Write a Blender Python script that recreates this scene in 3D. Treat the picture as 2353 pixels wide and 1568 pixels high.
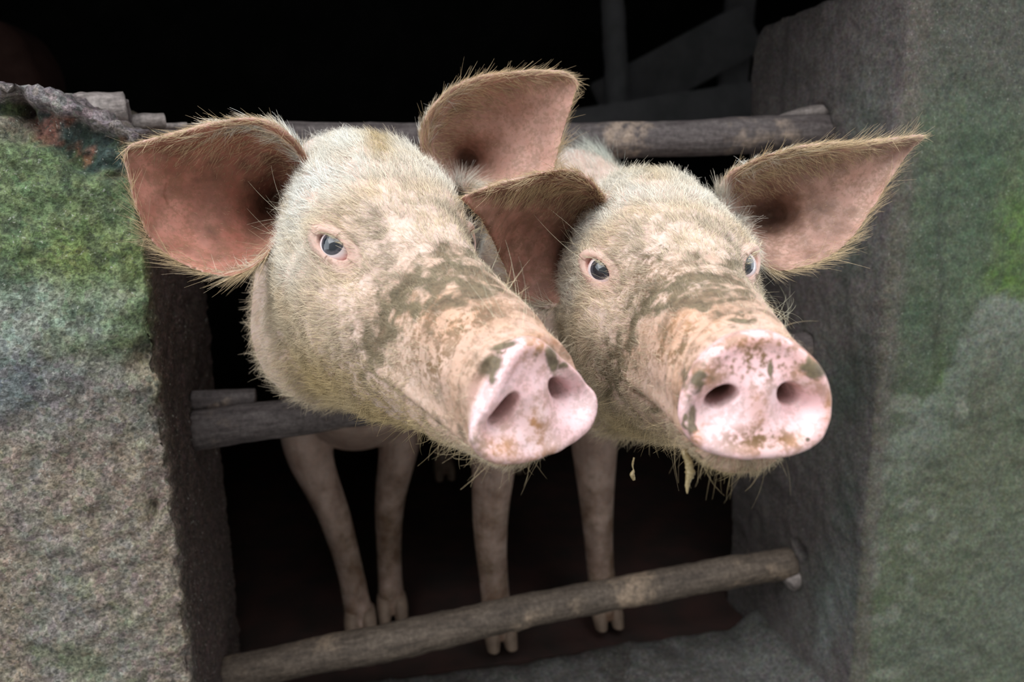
import bpy, bmesh, math, random
import numpy as np
from mathutils import Matrix, Vector, kdtree

for o in list(bpy.data.objects):
    bpy.data.objects.remove(o, do_unlink=True)
random.seed(4)
RNG = np.random.default_rng(7)
SC = bpy.context.scene
COL = SC.collection

# ------------------------------------------------------------------ camera
W, H = 2353, 1568
LENS = 28.0
F = W * LENS / 36.0
CAM = np.array([0.0, 0.0, 0.77])
def cam_axes(yaw, pitch, roll):
    y, p, r = np.radians([yaw, pitch, roll])
    fwd = np.array([np.sin(y)*np.cos(p), np.cos(y)*np.cos(p), -np.sin(p)])
    right = np.array([np.cos(y), -np.sin(y), 0.0])
    up = np.cross(right, fwd)
    return np.array([np.cos(r)*right + np.sin(r)*up, -np.sin(r)*right + np.cos(r)*up, fwd])
RC = cam_axes(12.0, 12.6, -0.77)
cd = bpy.data.cameras.new('camera')
cd.lens = LENS; cd.sensor_width = 36.0; cd.clip_start = 0.02
cd.dof.use_dof = True; cd.dof.focus_distance = 0.655; cd.dof.aperture_fstop = 5.0
co = bpy.data.objects.new('camera', cd); COL.objects.link(co)
co.matrix_world = Matrix([[RC[0][i], RC[1][i], -RC[2][i], CAM[i]] for i in range(3)] + [[0, 0, 0, 1]])
SC.camera = co

# ------------------------------------------------------------------ light
wd = bpy.data.worlds.new('overcast_sky'); SC.world = wd; wd.use_nodes = True
bg = wd.node_tree.nodes['Background']
bg.inputs[0].default_value = (0.86, 0.93, 1.0, 1); bg.inputs[1].default_value = 1.6
sl = bpy.data.lights.new('soft_sun', 'SUN'); sl.energy = 2.0; sl.angle = math.radians(70); sl.color = (1.0, 0.985, 0.96)
so = bpy.data.objects.new('soft_sun', sl); COL.objects.link(so)
so.rotation_euler = Vector((0.50, 0.62, -0.95)).to_track_quat('-Z', 'Y').to_euler()
vs = SC.view_settings
vs.view_transform = 'Standard'; vs.look = 'None'; vs.gamma = 1.0; vs.use_curve_mapping = False
vs.exposure = 0.68

# ------------------------------------------------------------------ helpers
def proj(P):
    q = (np.asarray(P, float) - CAM) @ RC.T
    return W/2 + F*q[..., 0]/q[..., 2], H/2 - F*q[..., 1]/q[..., 2], q[..., 2]
def ray(x, y):
    x = np.asarray(x, float); y = np.asarray(y, float)
    return np.stack([(x - W/2)/F, -(y - H/2)/F, np.ones_like(x)], -1) @ RC
def onX(x, y, X):
    d = ray(x, y); return CAM + d*((X - CAM[0])/d[0])
def onY(x, y, Y):
    d = ray(x, y); return CAM + d*((Y - CAM[1])/d[1])
def onZ(x, y, Z):
    d = ray(x, y); return CAM + d*((Z - CAM[2])/d[2])
def atd(x, y, D):
    return CAM + ray(x, y)*np.asarray(D, float)[..., None]
def smooth(a, b, x):
    t = np.clip((x - a)/(b - a), 0, 1); return t*t*(3 - 2*t)

def _hash(ix, iy, iz, s):
    h = (ix*374761393 + iy*668265263 + iz*2147483647 + s*974634777) & 0xffffffff
    h = ((h ^ (h >> 13))*1274126177) & 0xffffffff
    h = ((h ^ (h >> 16))*2246822519) & 0xffffffff
    return ((h ^ (h >> 15)) & 0xffffff)/float(0xffffff)
def vnoise(P, sc, s=0):
    p = np.asarray(P, float)*sc
    i = np.floor(p).astype(np.int64); f = p - i; f = f*f*(3 - 2*f)
    r = 0
    for dx in (0, 1):
        for dy in (0, 1):
            for dz in (0, 1):
                w = (f[:, 0] if dx else 1-f[:, 0])*(f[:, 1] if dy else 1-f[:, 1])*(f[:, 2] if dz else 1-f[:, 2])
                r = r + w*_hash(i[:, 0]+dx, i[:, 1]+dy, i[:, 2]+dz, s)
    return r*2 - 1
def fbm(P, sc, octv=4, s=0, g=0.5):
    r = 0; a = 1.0
    for k in range(octv):
        r = r + a*vnoise(P, sc*(2.03**k), s + k*17); a *= g
    return r

def rotvec(w):
    w = np.asarray(w, float); t = np.linalg.norm(w)
    k = w/t; K = np.array([[0, -k[2], k[1]], [k[2], 0, -k[0]], [-k[1], k[0], 0]])
    return np.eye(3) + np.sin(t)*K + (1 - np.cos(t))*K @ K

def mesh_obj(name, V, Fc, mat, parent=None, smooth_shade=True):
    me = bpy.data.meshes.new(name)
    me.from_pydata([tuple(v) for v in np.asarray(V).tolist()], [], [tuple(f) for f in Fc])
    me.update()
    if smooth_shade:
        me.polygons.foreach_set('use_smooth', [True]*len(me.polygons))
    o = bpy.data.objects.new(name, me); COL.objects.link(o)
    if mat: me.materials.append(mat)
    if parent: o.parent = parent
    return o
def tag(o, label, cat=None, group=None, kind=None):
    if label: o['label'] = label
    if cat: o['category'] = cat
    if group: o['group'] = group
    if kind: o['kind'] = kind
    return o

def voxel_union(V, Fc, size, warp=None, unwarp=None):
    """joins overlapping closed shells into one skin"""
    V = np.asarray(V, float)
    if warp: V = warp(V)
    me = bpy.data.meshes.new('tmp'); me.from_pydata(V.tolist(), [], [tuple(f) for f in Fc]); me.update()
    o = bpy.data.objects.new('tmp', me); COL.objects.link(o)
    m = o.modifiers.new('r', 'REMESH'); m.mode = 'VOXEL'; m.voxel_size = size; m.adaptivity = 0
    dg = bpy.context.evaluated_depsgraph_get()
    ev = bpy.data.meshes.new_from_object(o.evaluated_get(dg))
    n = len(ev.vertices); v = np.empty(n*3); ev.vertices.foreach_get('co', v); v = v.reshape(-1, 3)
    if unwarp: v = unwarp(v)
    ev.vertices.foreach_set('co', v.ravel()); ev.update()
    bpy.data.objects.remove(o); bpy.data.meshes.remove(me)
    return ev
def get_v(me):
    v = np.empty(len(me.vertices)*3); me.vertices.foreach_get('co', v); return v.reshape(-1, 3)
def set_v(me, v):
    me.vertices.foreach_set('co', np.asarray(v, float).ravel()); me.update()
def get_n(me):
    v = np.empty(len(me.vertices)*3); me.vertices.foreach_get('normal', v); return v.reshape(-1, 3)
def relax(me, it=3, taubin=True):
    e = np.empty(len(me.edges)*2, dtype=np.int32); me.edges.foreach_get('vertices', e); e = e.reshape(-1, 2)
    v = get_v(me); n = len(v)
    deg = np.bincount(e.ravel(), minlength=n).astype(float)[:, None]
    def lap(v):
        a = np.stack([np.bincount(e[:, 0], v[e[:, 1], k], n) + np.bincount(e[:, 1], v[e[:, 0], k], n) for k in range(3)], 1)
        return a/np.maximum(deg, 1) - v
    for _ in range(it):
        v = v + 0.5*lap(v)
        if taubin: v = v - 0.52*lap(v)
    set_v(me, v)
def add_col(me, name, c):
    a = me.color_attributes.new(name, 'FLOAT_COLOR', 'POINT')
    d = np.ones((len(c), 4)); d[:, :3] = c; a.data.foreach_set('color', d.ravel())
def add_f(me, name, x):
    a = me.attributes.new(name, 'FLOAT', 'POINT'); a.data.foreach_set('value', np.asarray(x, float))

# ------------------------------------------------------------------ materials
class NT:
    def __init__(self, name):
        self.m = bpy.data.materials.new(name); self.m.use_nodes = True
        self.t = self.m.node_tree; self.b = self.t.nodes['Principled BSDF']
    def n(self, typ, **kw):
        nd = self.t.nodes.new(typ)
        for k, v in kw.items():
            if k.startswith('i_'):
                key = k[2:]; key = int(key) if key.isdigit() else key
                nd.inputs[key].default_value = v
            else: setattr(nd, k, v)
        return nd
    def l(self, a, b): self.t.links.new(a, b)
    def noise(self, scale, detail=4, rough=.55, vec=None, dist=0):
        nd = self.n('ShaderNodeTexNoise'); nd.inputs['Scale'].default_value = scale
        nd.inputs['Detail'].default_value = detail; nd.inputs['Roughness'].default_value = rough
        nd.inputs['Distortion'].default_value = dist
        self.l(vec if vec is not None else self.pos(), nd.inputs['Vector']); return nd.outputs['Fac']
    def pos(self):
        if not hasattr(self, '_p'): self._p = self.n('ShaderNodeNewGeometry').outputs['Position']
        return self._p
    def ramp(self, x, a, b, ca=(0, 0, 0, 1), cb=(1, 1, 1, 1)):
        nd = self.n('ShaderNodeValToRGB'); e = nd.color_ramp.elements
        e[0].position = a; e[1].position = b; e[0].color = ca; e[1].color = cb
        self.l(x, nd.inputs[0]); return nd.outputs[0]
    def mixc(self, f, a, b, mode='MIX'):
        nd = self.n('ShaderNodeMix'); nd.data_type = 'RGBA'; nd.blend_type = mode
        for s, i in ((f, 0), (a, 6), (b, 7)):
            if isinstance(s, (tuple, list)): nd.inputs[i].default_value = (*s[:3], 1)
            elif isinstance(s, (int, float)): nd.inputs[i].default_value = s
            else: self.l(s, nd.inputs[i])
        return nd.outputs[2]
    def math(self, op, a, b=None, c=None, clamp=False):
        nd = self.n('ShaderNodeMath'); nd.operation = op; nd.use_clamp = clamp
        for s, i in ((a, 0), (b, 1), (c, 2)):
            if s is None: continue
            if isinstance(s, (int, float)): nd.inputs[i].default_value = s
            else: self.l(s, nd.inputs[i])
        return nd.outputs[0]
    def attr(self, name, col=False):
        nd = self.n('ShaderNodeAttribute'); nd.attribute_name = name
        return nd.outputs['Color' if col else 'Fac']
    def bump(self, h, strength=.4, dist=.002):
        nd = self.n('ShaderNodeBump'); nd.inputs['Strength'].default_value = strength; nd.inputs['Distance'].default_value = dist
        self.l(h, nd.inputs['Height']); self.l(nd.outputs[0], self.b.inputs['Normal'])
    def setp(self, **kw):
        for k, v in kw.items():
            k = k.replace('_', ' ')
            self.b.inputs[k].default_value = v

def concrete_mat(name, speck=0.5, bump=.6, grain=420):
    """colour comes from the 'stain_shade' attribute (weathering, moss, painted reveal shade), grain and grit from noise"""
    t = NT(name)
    c = t.attr('stain_shade', True)
    g = t.noise(grain, 3, .7)
    g2 = t.noise(grain*.33, 4, .65)
    vor = t.n('ShaderNodeTexVoronoi'); vor.inputs['Scale'].default_value = grain*.55; t.l(t.pos(), vor.inputs['Vector'])
    k = t.ramp(g, .36, .66, (1-speck,)*3+(1,), (1+speck*.75,)*3+(1,))
    c = t.mixc(1.0, c, k, 'MULTIPLY')
    c = t.mixc(.75, c, t.ramp(g2, .35, .68, (.62, .62, .62, 1), (1.28, 1.28, 1.28, 1)), 'MULTIPLY')
    c = t.mixc(.45, c, t.mixc(1.0, c, t.ramp(vor.outputs['Distance'], .1, .75, (.55, .55, .55, 1), (1.3, 1.3, 1.3, 1)), 'MULTIPLY'))
    c = t.mixc(.07, c, t.mixc(1.0, c, vor.outputs['Color'], 'OVERLAY'))
    g3 = t.noise(grain*1.1, 2, .5, None, .4)
    c = t.mixc(t.math('MULTIPLY', t.ramp(g3, .66, .72), speck), c, (.50, .50, .44))
    c = t.mixc(t.math('MULTIPLY', t.ramp(g3, .33, .41, (1, 1, 1, 1), (0, 0, 0, 1)), speck*1.2), c, (.05, .055, .045))
    t.l(c, t.b.inputs['Base Color'])
    t.setp(Roughness=.85); t.b.inputs['Specular IOR Level'].default_value = .25
    h = t.math('ADD', t.math('MULTIPLY', g, .6), g2)
    t.bump(h, bump, .0035)
    return t.m
def plain_mat(name, c1, c2, scale=30, rough=.85, bump=.3, bscale=200):
    t = NT(name)
    t.l(t.mixc(t.ramp(t.noise(scale, 5, .6), .35, .65), c1, c2), t.b.inputs['Base Color'])
    t.setp(Roughness=rough); t.b.inputs['Specular IOR Level'].default_value = .3
    t.bump(t.noise(bscale, 4, .6), bump, .002)
    return t.m
def wood_mat(name, dark, light, pale):
    t = NT(name)
    tc = t.n('ShaderNodeTexCoord').outputs['Object']
    mp = t.n('ShaderNodeMapping'); mp.inputs['Scale'].default_value = (1, 6, 6); t.l(tc, mp.inputs[0])
    g = t.noise(22, 6, .65, mp.outputs[0], .3)
    c = t.mixc(t.ramp(g, .32, .68), dark, light)
    p = t.noise(9, 4, .6, tc)
    c = t.mixc(t.math('MULTIPLY', t.ramp(p, .56, .66), t.ramp(t.noise(60, 3, .6, tc), .35, .6)), c, pale)
    c = t.mixc(.8, c, t.ramp(t.noise(170, 4, .65, tc), .3, .7, (.45, .45, .45, 1), (1.35, 1.35, 1.35, 1)), 'MULTIPLY')
    t.l(c, t.b.inputs['Base Color']); t.setp(Roughness=.7); t.b.inputs['Specular IOR Level'].default_value = .35
    t.bump(t.math('ADD', g, t.math('MULTIPLY', t.noise(150, 4, .6, tc), .6)), .6, .004)
    return t.m

M_concL = concrete_mat('mossy_rough_concrete', .55, 1.0, 270)
M_concR = concrete_mat('weathered_green_concrete', .32, .4, 420)
M_sill = concrete_mat('dirty_threshold_concrete', .4, .5, 300)
M_rail = wood_mat('weathered_pole_wood', (.065, .05, .05), (.155, .13, .125), (.36, .27, .21))
M_rail2 = wood_mat('muddy_pole_wood', (.07, .052, .04), (.17, .13, .10), (.33, .24, .17))
M_bark = wood_mat('grey_stick_wood', (.15, .125, .115), (.34, .29, .27), (.42, .37, .34))
M_dark = plain_mat('interior_shade_wall', (.012, .013, .013), (.026, .026, .026), 5)  # near-black colour paints in the darkness of the unlit interior
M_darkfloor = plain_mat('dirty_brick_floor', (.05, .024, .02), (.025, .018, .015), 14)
M_backwood = plain_mat('old_dark_timber', (.22, .22, .23), (.32, .31, .33), 12)
M_rust = plain_mat('dark_red_masonry', (.06, .028, .022), (.11, .055, .045), 20)

# ------------------------------------------------------------------ structure
YF, YB = 0.85, 1.195          # faces of the low sty wall
XL, XR = -0.193, 0.649        # reveals of the opening

def grid_prism(poly, y0, y1):
    """closed prism with outline poly (x,z) between two depths"""
    n = len(poly); V = [(x, y0, z) for x, z in poly] + [(x, y1, z) for x, z in poly]
    Fc = [tuple(range(n))[::-1] if False else tuple(range(n)), tuple(range(2*n-1, n-1, -1))]
    for i in range(n):
        j = (i+1) % n; Fc.append((i, i+n, j+n, j)[::-1])
    return np.array(V, float), Fc

def blobs(px, py, lst):
    """soft elliptical patches: (x, y, rx, ry, angle) -> field"""
    r = np.zeros_like(px)
    for (x, y, rx, ry, a) in lst:
        c, s = math.cos(math.radians(a)), math.sin(math.radians(a))
        dx, dy = px - x, py - y
        q = ((dx*c + dy*s)/rx)**2 + ((-dx*s + dy*c)/ry)**2
        r = np.maximum(r, np.exp(-q*1.2))
    return r
def strokes(px, py, lst):
    r = np.zeros_like(px)
    for pts, wdt in lst:
        d = np.full_like(px, 1e9)
        for (x0, y0), (x1, y1) in zip(pts[:-1], pts[1:]):
            L2 = (x1-x0)**2 + (y1-y0)**2 + 1e-9
            t = np.clip(((px-x0)*(x1-x0) + (py-y0)*(y1-y0))/L2, 0, 1)
            d = np.minimum(d, np.hypot(px-x0-t*(x1-x0), py-y0-t*(y1-y0)))
        r = np.maximum(r, np.exp(-(d/wdt)**2))
    return r
def mixa(c, m, col):
    m = np.clip(m, 0, 1)[:, None]; return c*(1-m) + np.array(col)*m

def build_wall_left():
    top = [(-300, 175), (-80, 188), (0, 193), (60, 200), (110, 208), (160, 228), (205, 256), (250, 283), (300, 296), (316, 318), (306, 345), (318, 420), (322, 520)]
    P = [onY(x, y, YF) for x, y in top]
    poly = [(p[0], p[2]) for p in P] + [(XL, .60), (XL, -.05), (-1.5, -.05), (-1.5, P[0][2]+.03)]
    # sheared prism so that the visible end is the camera side, left part is coarse
    V, Fc = grid_prism(poly, YF, YB)
    me = voxel_union(V, Fc, .0045, lambda v: np.c_[np.where(v[:, 0] < -.5, -.5+(v[:, 0]+.5)*.15, v[:, 0]), v[:, 1], v[:, 2]],
                     lambda v: np.c_[np.where(v[:, 0] < -.5, -.5+(v[:, 0]+.5)/.15, v[:, 0]), v[:, 1], v[:, 2]])
    relax(me, 2, False)
    v = get_v(me); n = get_n(me)
    px, py, _ = proj(np.c_[v[:, 0], np.full(len(v), YF), v[:, 2]])
    front = smooth(.2, .8, -n[:, 1]); side = smooth(.2, .8, n[:, 0])
    # broken upper edge: plaster gone above a ragged line
    line = np.interp(px, [-200, 0, 50, 75, 120, 165, 200, 240, 330], [250, 262, 268, 330, 345, 380, 402, 398, 404]) + 14*fbm(v, 45, 3, 5)
    broken = smooth(10, -10, py - line)*np.exp(-np.maximum(0, v[:, 1]-YF-.02)/.05)
    cap = smooth(14, -14, py - (np.interp(px, [-100, 0, 60, 150, 230, 330], [222, 226, 240, 268, 296, 336]) + 16*fbm(v, 40, 3, 9)))
    d = .0032*fbm(v, 60, 4, 1) + .0020*fbm(v, 170, 3, 2)
    d = d - .022*broken*(1-.85*cap)*front + broken*.008*fbm(v, 55, 4, 3)
    v = v + n*d[:, None]
    # vertical chip at the far left of the break, chips along the arris
    chip = blobs(px, py, [(38, 260, 22, 75, -8), (262, 402, 45, 9, 0), (330, 815, 34, 46, 35), (372, 948, 18, 10, 0), (350, 1180, 10, 26, 0)])
    v[:, 1] += .022*chip*front
    arris = np.exp(-(((v[:, 0]-XL)/.012)**2))*np.exp(-(((v[:, 1]-YF)/.014)**2))
    v -= (n*(arris*np.maximum(0, .004+.010*fbm(v, 38, 4, 21)))[:, None])
    set_v(me, v)
    # weathering colours and reveal shade
    f1, f2, f3, f4 = fbm(v, 9, 4, 31), fbm(v, 24, 4, 32), fbm(v, 60, 3, 33), fbm(v*np.array([1, 1, .35]), 16, 4, 34)
    c = np.tile(np.array([.345, .285, .225]), (len(v), 1))
    c = mixa(c, smooth(-.1, .7, f4)*.42, (.28, .30, .29))
    c = mixa(c, smooth(.0, .7, f1+.4*f2)*.55, (.41, .33, .26))
    c = mixa(c, smooth(.25, .8, f2+.5*f4)*.5*smooth(900, 1200, py), (.20, .24, .13))
    blue = smooth(740, 830, py + 30*f2)*smooth(1060, 880, py + 40*f2)
    c = mixa(c, blue*(.55+.4*f1), (.155, .19, .205))
    green = smooth(255, 340, py+20*f2)*smooth(860, 700, py - (px-150)*.25 + 60*f2)
    c = mixa(c, green*.95, (.175, .245, .115))
    yel = blobs(px, py, [(180, 610, 230, 85, -8), (300, 640, 90, 120, 0)])
    c = mixa(c, yel*green*(.65+.35*f2), (.30, .38, .12))
    pale = blobs(px, py, [(40, 690, 180, 70, 5), (150, 745, 150, 45, 0), (20, 760, 150, 60, 0), (250, 700, 90, 60, 0)])
    c = mixa(c, pale*(.65+.4*f2), (.46, .52, .46))
    dk = smooth(.25, .6, f3+.5*f2)*green
    c = mixa(c, dk*.6, (.055, .085, .055))
    tan = blobs(px, py, [(320, 850, 30, 40, 0), (360, 880, 18, 60, 0)])
    c = mixa(c, tan*.8, (.46, .40, .27))
    bare = broken*(1-cap)
    c = mixa(c, bare*.9, (.055, .085, .085))
    c = mixa(c, bare*smooth(.1, .5, f2)*.8, (.13, .17, .07))
    c = mixa(c, bare*smooth(.2, .5, f3)*.8, (.30, .13, .09))
    c = mixa(c, smooth(.0, .5, broken*cap)*.95, (.36, .31, .31))
    c = mixa(c, smooth(.0, .5, broken*cap)*smooth(.2, .6, f3)*.7, (.12, .10, .11))
    c = mixa(c, chip*(py < 420)*.9, (.07, .035, .03))
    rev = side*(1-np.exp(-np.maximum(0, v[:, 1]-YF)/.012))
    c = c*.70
    c = mixa(c, rev, (.075, .050, .043))  # reveal: browner concrete, with its shade painted into the colour
    add_col(me, 'stain_shade', c)
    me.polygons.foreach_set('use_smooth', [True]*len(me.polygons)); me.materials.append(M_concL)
    o = bpy.data.objects.new('wall_left', me); COL.objects.link(o)
    tag(o, 'rough mossy concrete wall end with a broken crumbling top', None, None, 'structure')
build_wall_left()

def build_wall_right():
    zt = .972
    # outline of the reveal side: (y, z), slightly rounded top back corner
    prof = [(YF, -.05), (YB+.012, -.05), (YB+.012, .5), (YB+.012, zt-.035), (YB+.003, zt-.012), (YB-.022, zt), (YF, zt+.012)]
    V = [(XR, y, z) for y, z in prof] + [(2.2, y, z) for y, z in prof]
    k = len(prof)
    Fc = [tuple(range(k)), tuple(range(2*k-1, k-1, -1))]
    for i in range(k):
        j = (i+1) % k; Fc.append((i, i+k, j+k, j)[::-1])
    me = voxel_union(np.array(V), Fc, .0055, lambda v: np.c_[np.where(v[:, 0] > 1.15, 1.15+(v[:, 0]-1.15)*.15, v[:, 0]), v[:, 1:]],
                     lambda v: np.c_[np.where(v[:, 0] > 1.15, 1.15+(v[:, 0]-1.15)/.15, v[:, 0]), v[:, 1:]])
    relax(me, 3, False)
    v = get_v(me); n = get_n(me)
    px, py, _ = proj(v)
    front = smooth(.3, .8, -n[:, 1]); side = smooth(.3, .8, -n[:, 0])
    d = .0020*fbm(v, 40, 4, 1) + .0010*fbm(v, 150, 3, 2) + .003*fbm(v, 9, 2, 3)
    v = v + n*d[:, None]
    # sockets for the poles
    hole = blobs(px, py, [(1893, 285, 22, 52, -14), (1855, 785, 16, 18, 0), (1838, 1262, 9, 30, -30)])*side
    v[:, 0] += .045*smooth(.35, .75, hole)
    # faint raised arris band on the front edge
    v[:, 1] -= .003*front*smooth(.028, .006, v[:, 0]-XR)
    set_v(me, v)
    f1, f2, f3 = fbm(v, 8, 4, 41), fbm(v, 26, 4, 42), fbm(v, 80, 3, 43)
    fs = fbm(v*np.array([1, 1, .22]), 26, 4, 44)
    c = np.tile(np.array([.150, .128, .124]), (len(v), 1))                       # reveal: purplish grey
    c = mixa(c, side*smooth(-.2, .6, f1)*.6, (.185, .165, .155))
    c = mixa(c, side*smooth(.1, .8, f2)*.5, (.105, .092, .088))
    gm = side*blobs(px, py, [(1960, 560, 80, 90, 0), (1930, 880, 90, 200, 10), (1920, 1350, 80, 120, 0), (1990, 260, 50, 120, 0), (1940, 1100, 60, 200, 0)])
    c = mixa(c, gm*(.55+.4*f2), (.088, .118, .096))
    c = mixa(c, side*blobs(px, py, [(1900, 1450, 60, 120, 10), (1930, 1350, 30, 100, 0)])*(.5+.5*fs), (.27, .29, .27))
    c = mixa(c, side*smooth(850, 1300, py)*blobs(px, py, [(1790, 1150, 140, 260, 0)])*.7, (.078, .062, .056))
    # front face
    g = np.tile(np.array([.150, .160, .125]), (len(v), 1))
    g = mixa(g, smooth(-.2, .6, fs)*.65, (.125, .168, .122))
    top = smooth(330, 120, py + 60*f1)
    g = mixa(g, top*.85, (.118, .112, .108))
    grn = blobs(px, py, [(2150, 520, 130, 220, 0), (2110, 700, 80, 180, 0), (2250, 400, 120, 200, 0), (2130, 860, 90, 130, 0)])
    g = mixa(g, grn*(.75+.3*f2), (.092, .135, .092))
    g = mixa(g, blobs(px, py, [(2350, 560, 70, 160, 0), (2330, 640, 90, 50, 0), (2160, 880, 20, 60, 0)])*(.75+.4*f2), (.13, .235, .055))
    low = smooth(900, 1050, py+40*f1)
    g = mixa(g, low*.8, (.170, .190, .140))
    g = mixa(g, low*smooth(.0, .5, f1+.6*fs)*.65, (.125, .155, .088))
    g = mixa(g, low*blobs(px, py, [(2330, 1400, 130, 260, 0), (2150, 1500, 200, 120, 0)])*.6, (.165, .185, .165))
    # pale peeled lichen patches
    e = 22*f2 + 12*f3
    peel = smooth(16, -6, (py + e) - 1e9*0 - np.interp(px, [2040, 2120, 2200, 2260, 2330, 2400], [1080, 930, 790, 690, 690, 740]) ) * 0
    edge = np.interp(px, [2020, 2080, 2150, 2200, 2255, 2300, 2360, 2420], [1010, 950, 900, 790, 680, 690, 705, 720])
    inside = smooth(-14, 14, py + e - edge)*smooth(230, 40, py + e - edge)
    g = mixa(g, inside*(.62+.3*f2), (.26, .285, .27))
    sp = blobs(px, py, [(2090, 1165, 40, 22, -30), (2150, 1180, 14, 26, 10), (2105, 1215, 28, 14, -20), (2025, 1255, 32, 22, 20), (2095, 1260, 24, 18, 0), (2120, 1280, 26, 14, 40),
                        (2010, 1320, 18, 42, 5), (2095, 1345, 14, 34, 5), (2190, 1235, 12, 26, 20), (2020, 1430, 46, 20, 0), (2055, 1410, 16, 30, 0), (2040, 1550, 40, 16, 0), (2075, 930, 60, 22, -12), (2210, 940, 22, 40, 0)])
    g = mixa(g, smooth(.42, .55, sp + .12*f2 + .08*f3)*.8, (.26, .275, .24))
    g = mixa(g, smooth(.5, .75, f3+.5*f2)*.4, (.07, .085, .075))
    g = mixa(g, strokes(px+8*f2, py, [([(2160, 400), (2152, 520), (2162, 640), (2150, 760), (2146, 900)], 7)])*.55, (.05, .055, .05))
    band = smooth(.034, .016, v[:, 0]-XR + .006*f2)
    g = mixa(g, band*.75, (.155, .135, .128))
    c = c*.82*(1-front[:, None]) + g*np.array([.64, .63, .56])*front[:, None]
    add_col(me, 'stain_shade', c)
    me.polygons.foreach_set('use_smooth', [True]*len(me.polygons)); me.materials.append(M_concR)
    o = bpy.data.objects.new('wall_right', me); COL.objects.link(o)
    tag(o, 'grey concrete wall end stained with green algae and lichen', None, None, 'structure')
build_wall_right()

def box_obj(name, x0, x1, y0, y1, z0, z1, mat, kind='structure', parent=None, bev=0):
    bm = bmesh.new(); bmesh.ops.create_cube(bm, size=1)
    for v in bm.verts:
        v.co = Vector(((x0+x1)/2 + v.co.x*(x1-x0), (y0+y1)/2 + v.co.y*(y1-y0), (z0+z1)/2 + v.co.z*(z1-z0)))
    if bev: bmesh.ops.bevel(bm, geom=bm.edges[:], offset=bev, segments=2, affect='EDGES')
    me = bpy.data.meshes.new(name); bm.to_mesh(me); bm.free(); me.materials.append(mat)
    o = bpy.data.objects.new(name, me); COL.objects.link(o)
    if kind: o['kind'] = kind
    if parent: o.parent = parent
    return o

# threshold slab between the wall ends, uneven dirty concrete
def build_sill():
    nx, ny = 150, 90
    xs = np.linspace(XL-.02, XR+.02, nx); ys = np.linspace(.35, 1.12, ny)
    X, Y = np.meshgrid(xs, ys)
    P = np.c_[X.ravel(), Y.ravel(), np.zeros(nx*ny)]
    P[:, 2] = -.004 + .006*fbm(P, 12, 4, 3) + .002*fbm(P, 60, 3, 4) - .02*smooth(1.10, 1.12, P[:, 1])
    P[:, 2] += .03*smooth(.60, .649, P[:, 0])*smooth(.8, .9, P[:, 1])
    Fc = [(j*nx+i, j*nx+i+1, (j+1)*nx+i+1, (j+1)*nx+i) for j in range(ny-1) for i in range(nx-1)]
    nv = len(P)
    B = P.copy(); B[:, 2] = -.06
    V = np.r_[P, B]
    rim = [i for i in range(nx)] + [j*nx+nx-1 for j in range(1, ny)] + [(ny-1)*nx+i for i in range(nx-2, -1, -1)] + [j*nx for j in range(ny-2, 0, -1)]
    Fc += [(rim[(k+1) % len(rim)], rim[k], rim[k]+nv, rim[(k+1) % len(rim)]+nv) for k in range(len(rim))]
    Fc.append(tuple(r+nv for r in rim[::-1]))
    o = mesh_obj('floor', V, Fc, M_sill)
    f1, f2 = fbm(V, 10, 4, 5), fbm(V, 40, 4, 6)
    c = np.tile(np.array([.085, .078, .072]), (len(V), 1))
    c = mixa(c, smooth(0, .7, f1)*.7, (.05, .043, .038)); c = mixa(c, smooth(.1, .7, f2)*.4, (.15, .145, .14))
    c = mixa(c, smooth(.45, .62, V[:, 0])*.5, (.15, .15, .14))
    add_col(o.data, 'stain_shade', c)
    tag(o, 'dirty uneven concrete threshold in the sty opening', None, None, 'structure')
build_sill()
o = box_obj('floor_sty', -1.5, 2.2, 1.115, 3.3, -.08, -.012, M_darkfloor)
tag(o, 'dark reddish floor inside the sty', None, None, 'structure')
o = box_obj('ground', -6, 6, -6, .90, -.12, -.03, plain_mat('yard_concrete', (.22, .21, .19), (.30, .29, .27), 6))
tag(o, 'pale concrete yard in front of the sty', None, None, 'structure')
o = box_obj('wall_back', -1.6, 2.3, 3.2, 3.3, -.08, 1.9, M_dark); tag(o, 'back wall of the sty, coloured near black for interior shade', None, None, 'structure')
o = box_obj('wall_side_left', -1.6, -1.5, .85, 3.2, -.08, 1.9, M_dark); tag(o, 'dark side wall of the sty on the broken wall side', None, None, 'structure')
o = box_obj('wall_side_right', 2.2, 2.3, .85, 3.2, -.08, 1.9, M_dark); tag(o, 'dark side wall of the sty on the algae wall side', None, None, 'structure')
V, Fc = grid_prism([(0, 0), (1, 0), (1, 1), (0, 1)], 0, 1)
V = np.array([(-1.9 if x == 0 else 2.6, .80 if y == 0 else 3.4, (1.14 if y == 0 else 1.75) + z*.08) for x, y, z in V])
o = mesh_obj('ceiling_added', V, Fc, M_dark, None, False); o['kind'] = 'structure'  # unseen roof, added low so the sty stays dim
ow = box_obj('wall_sky_blocker', -6, 6, -2.7, -2.5, -.1, 3.3, plain_mat('sky_blocker_plaster', (.30, .29, .27), (.38, .37, .34), 4)); tag(ow, 'added unseen wall behind the camera that blocks the low sky', None, None, 'structure')  # unseen wall, added to cut off low-angle sky light
o; tag(o, 'added unseen sloping roof, kept low and dark to dim the sty', None, None, 'structure')

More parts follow.
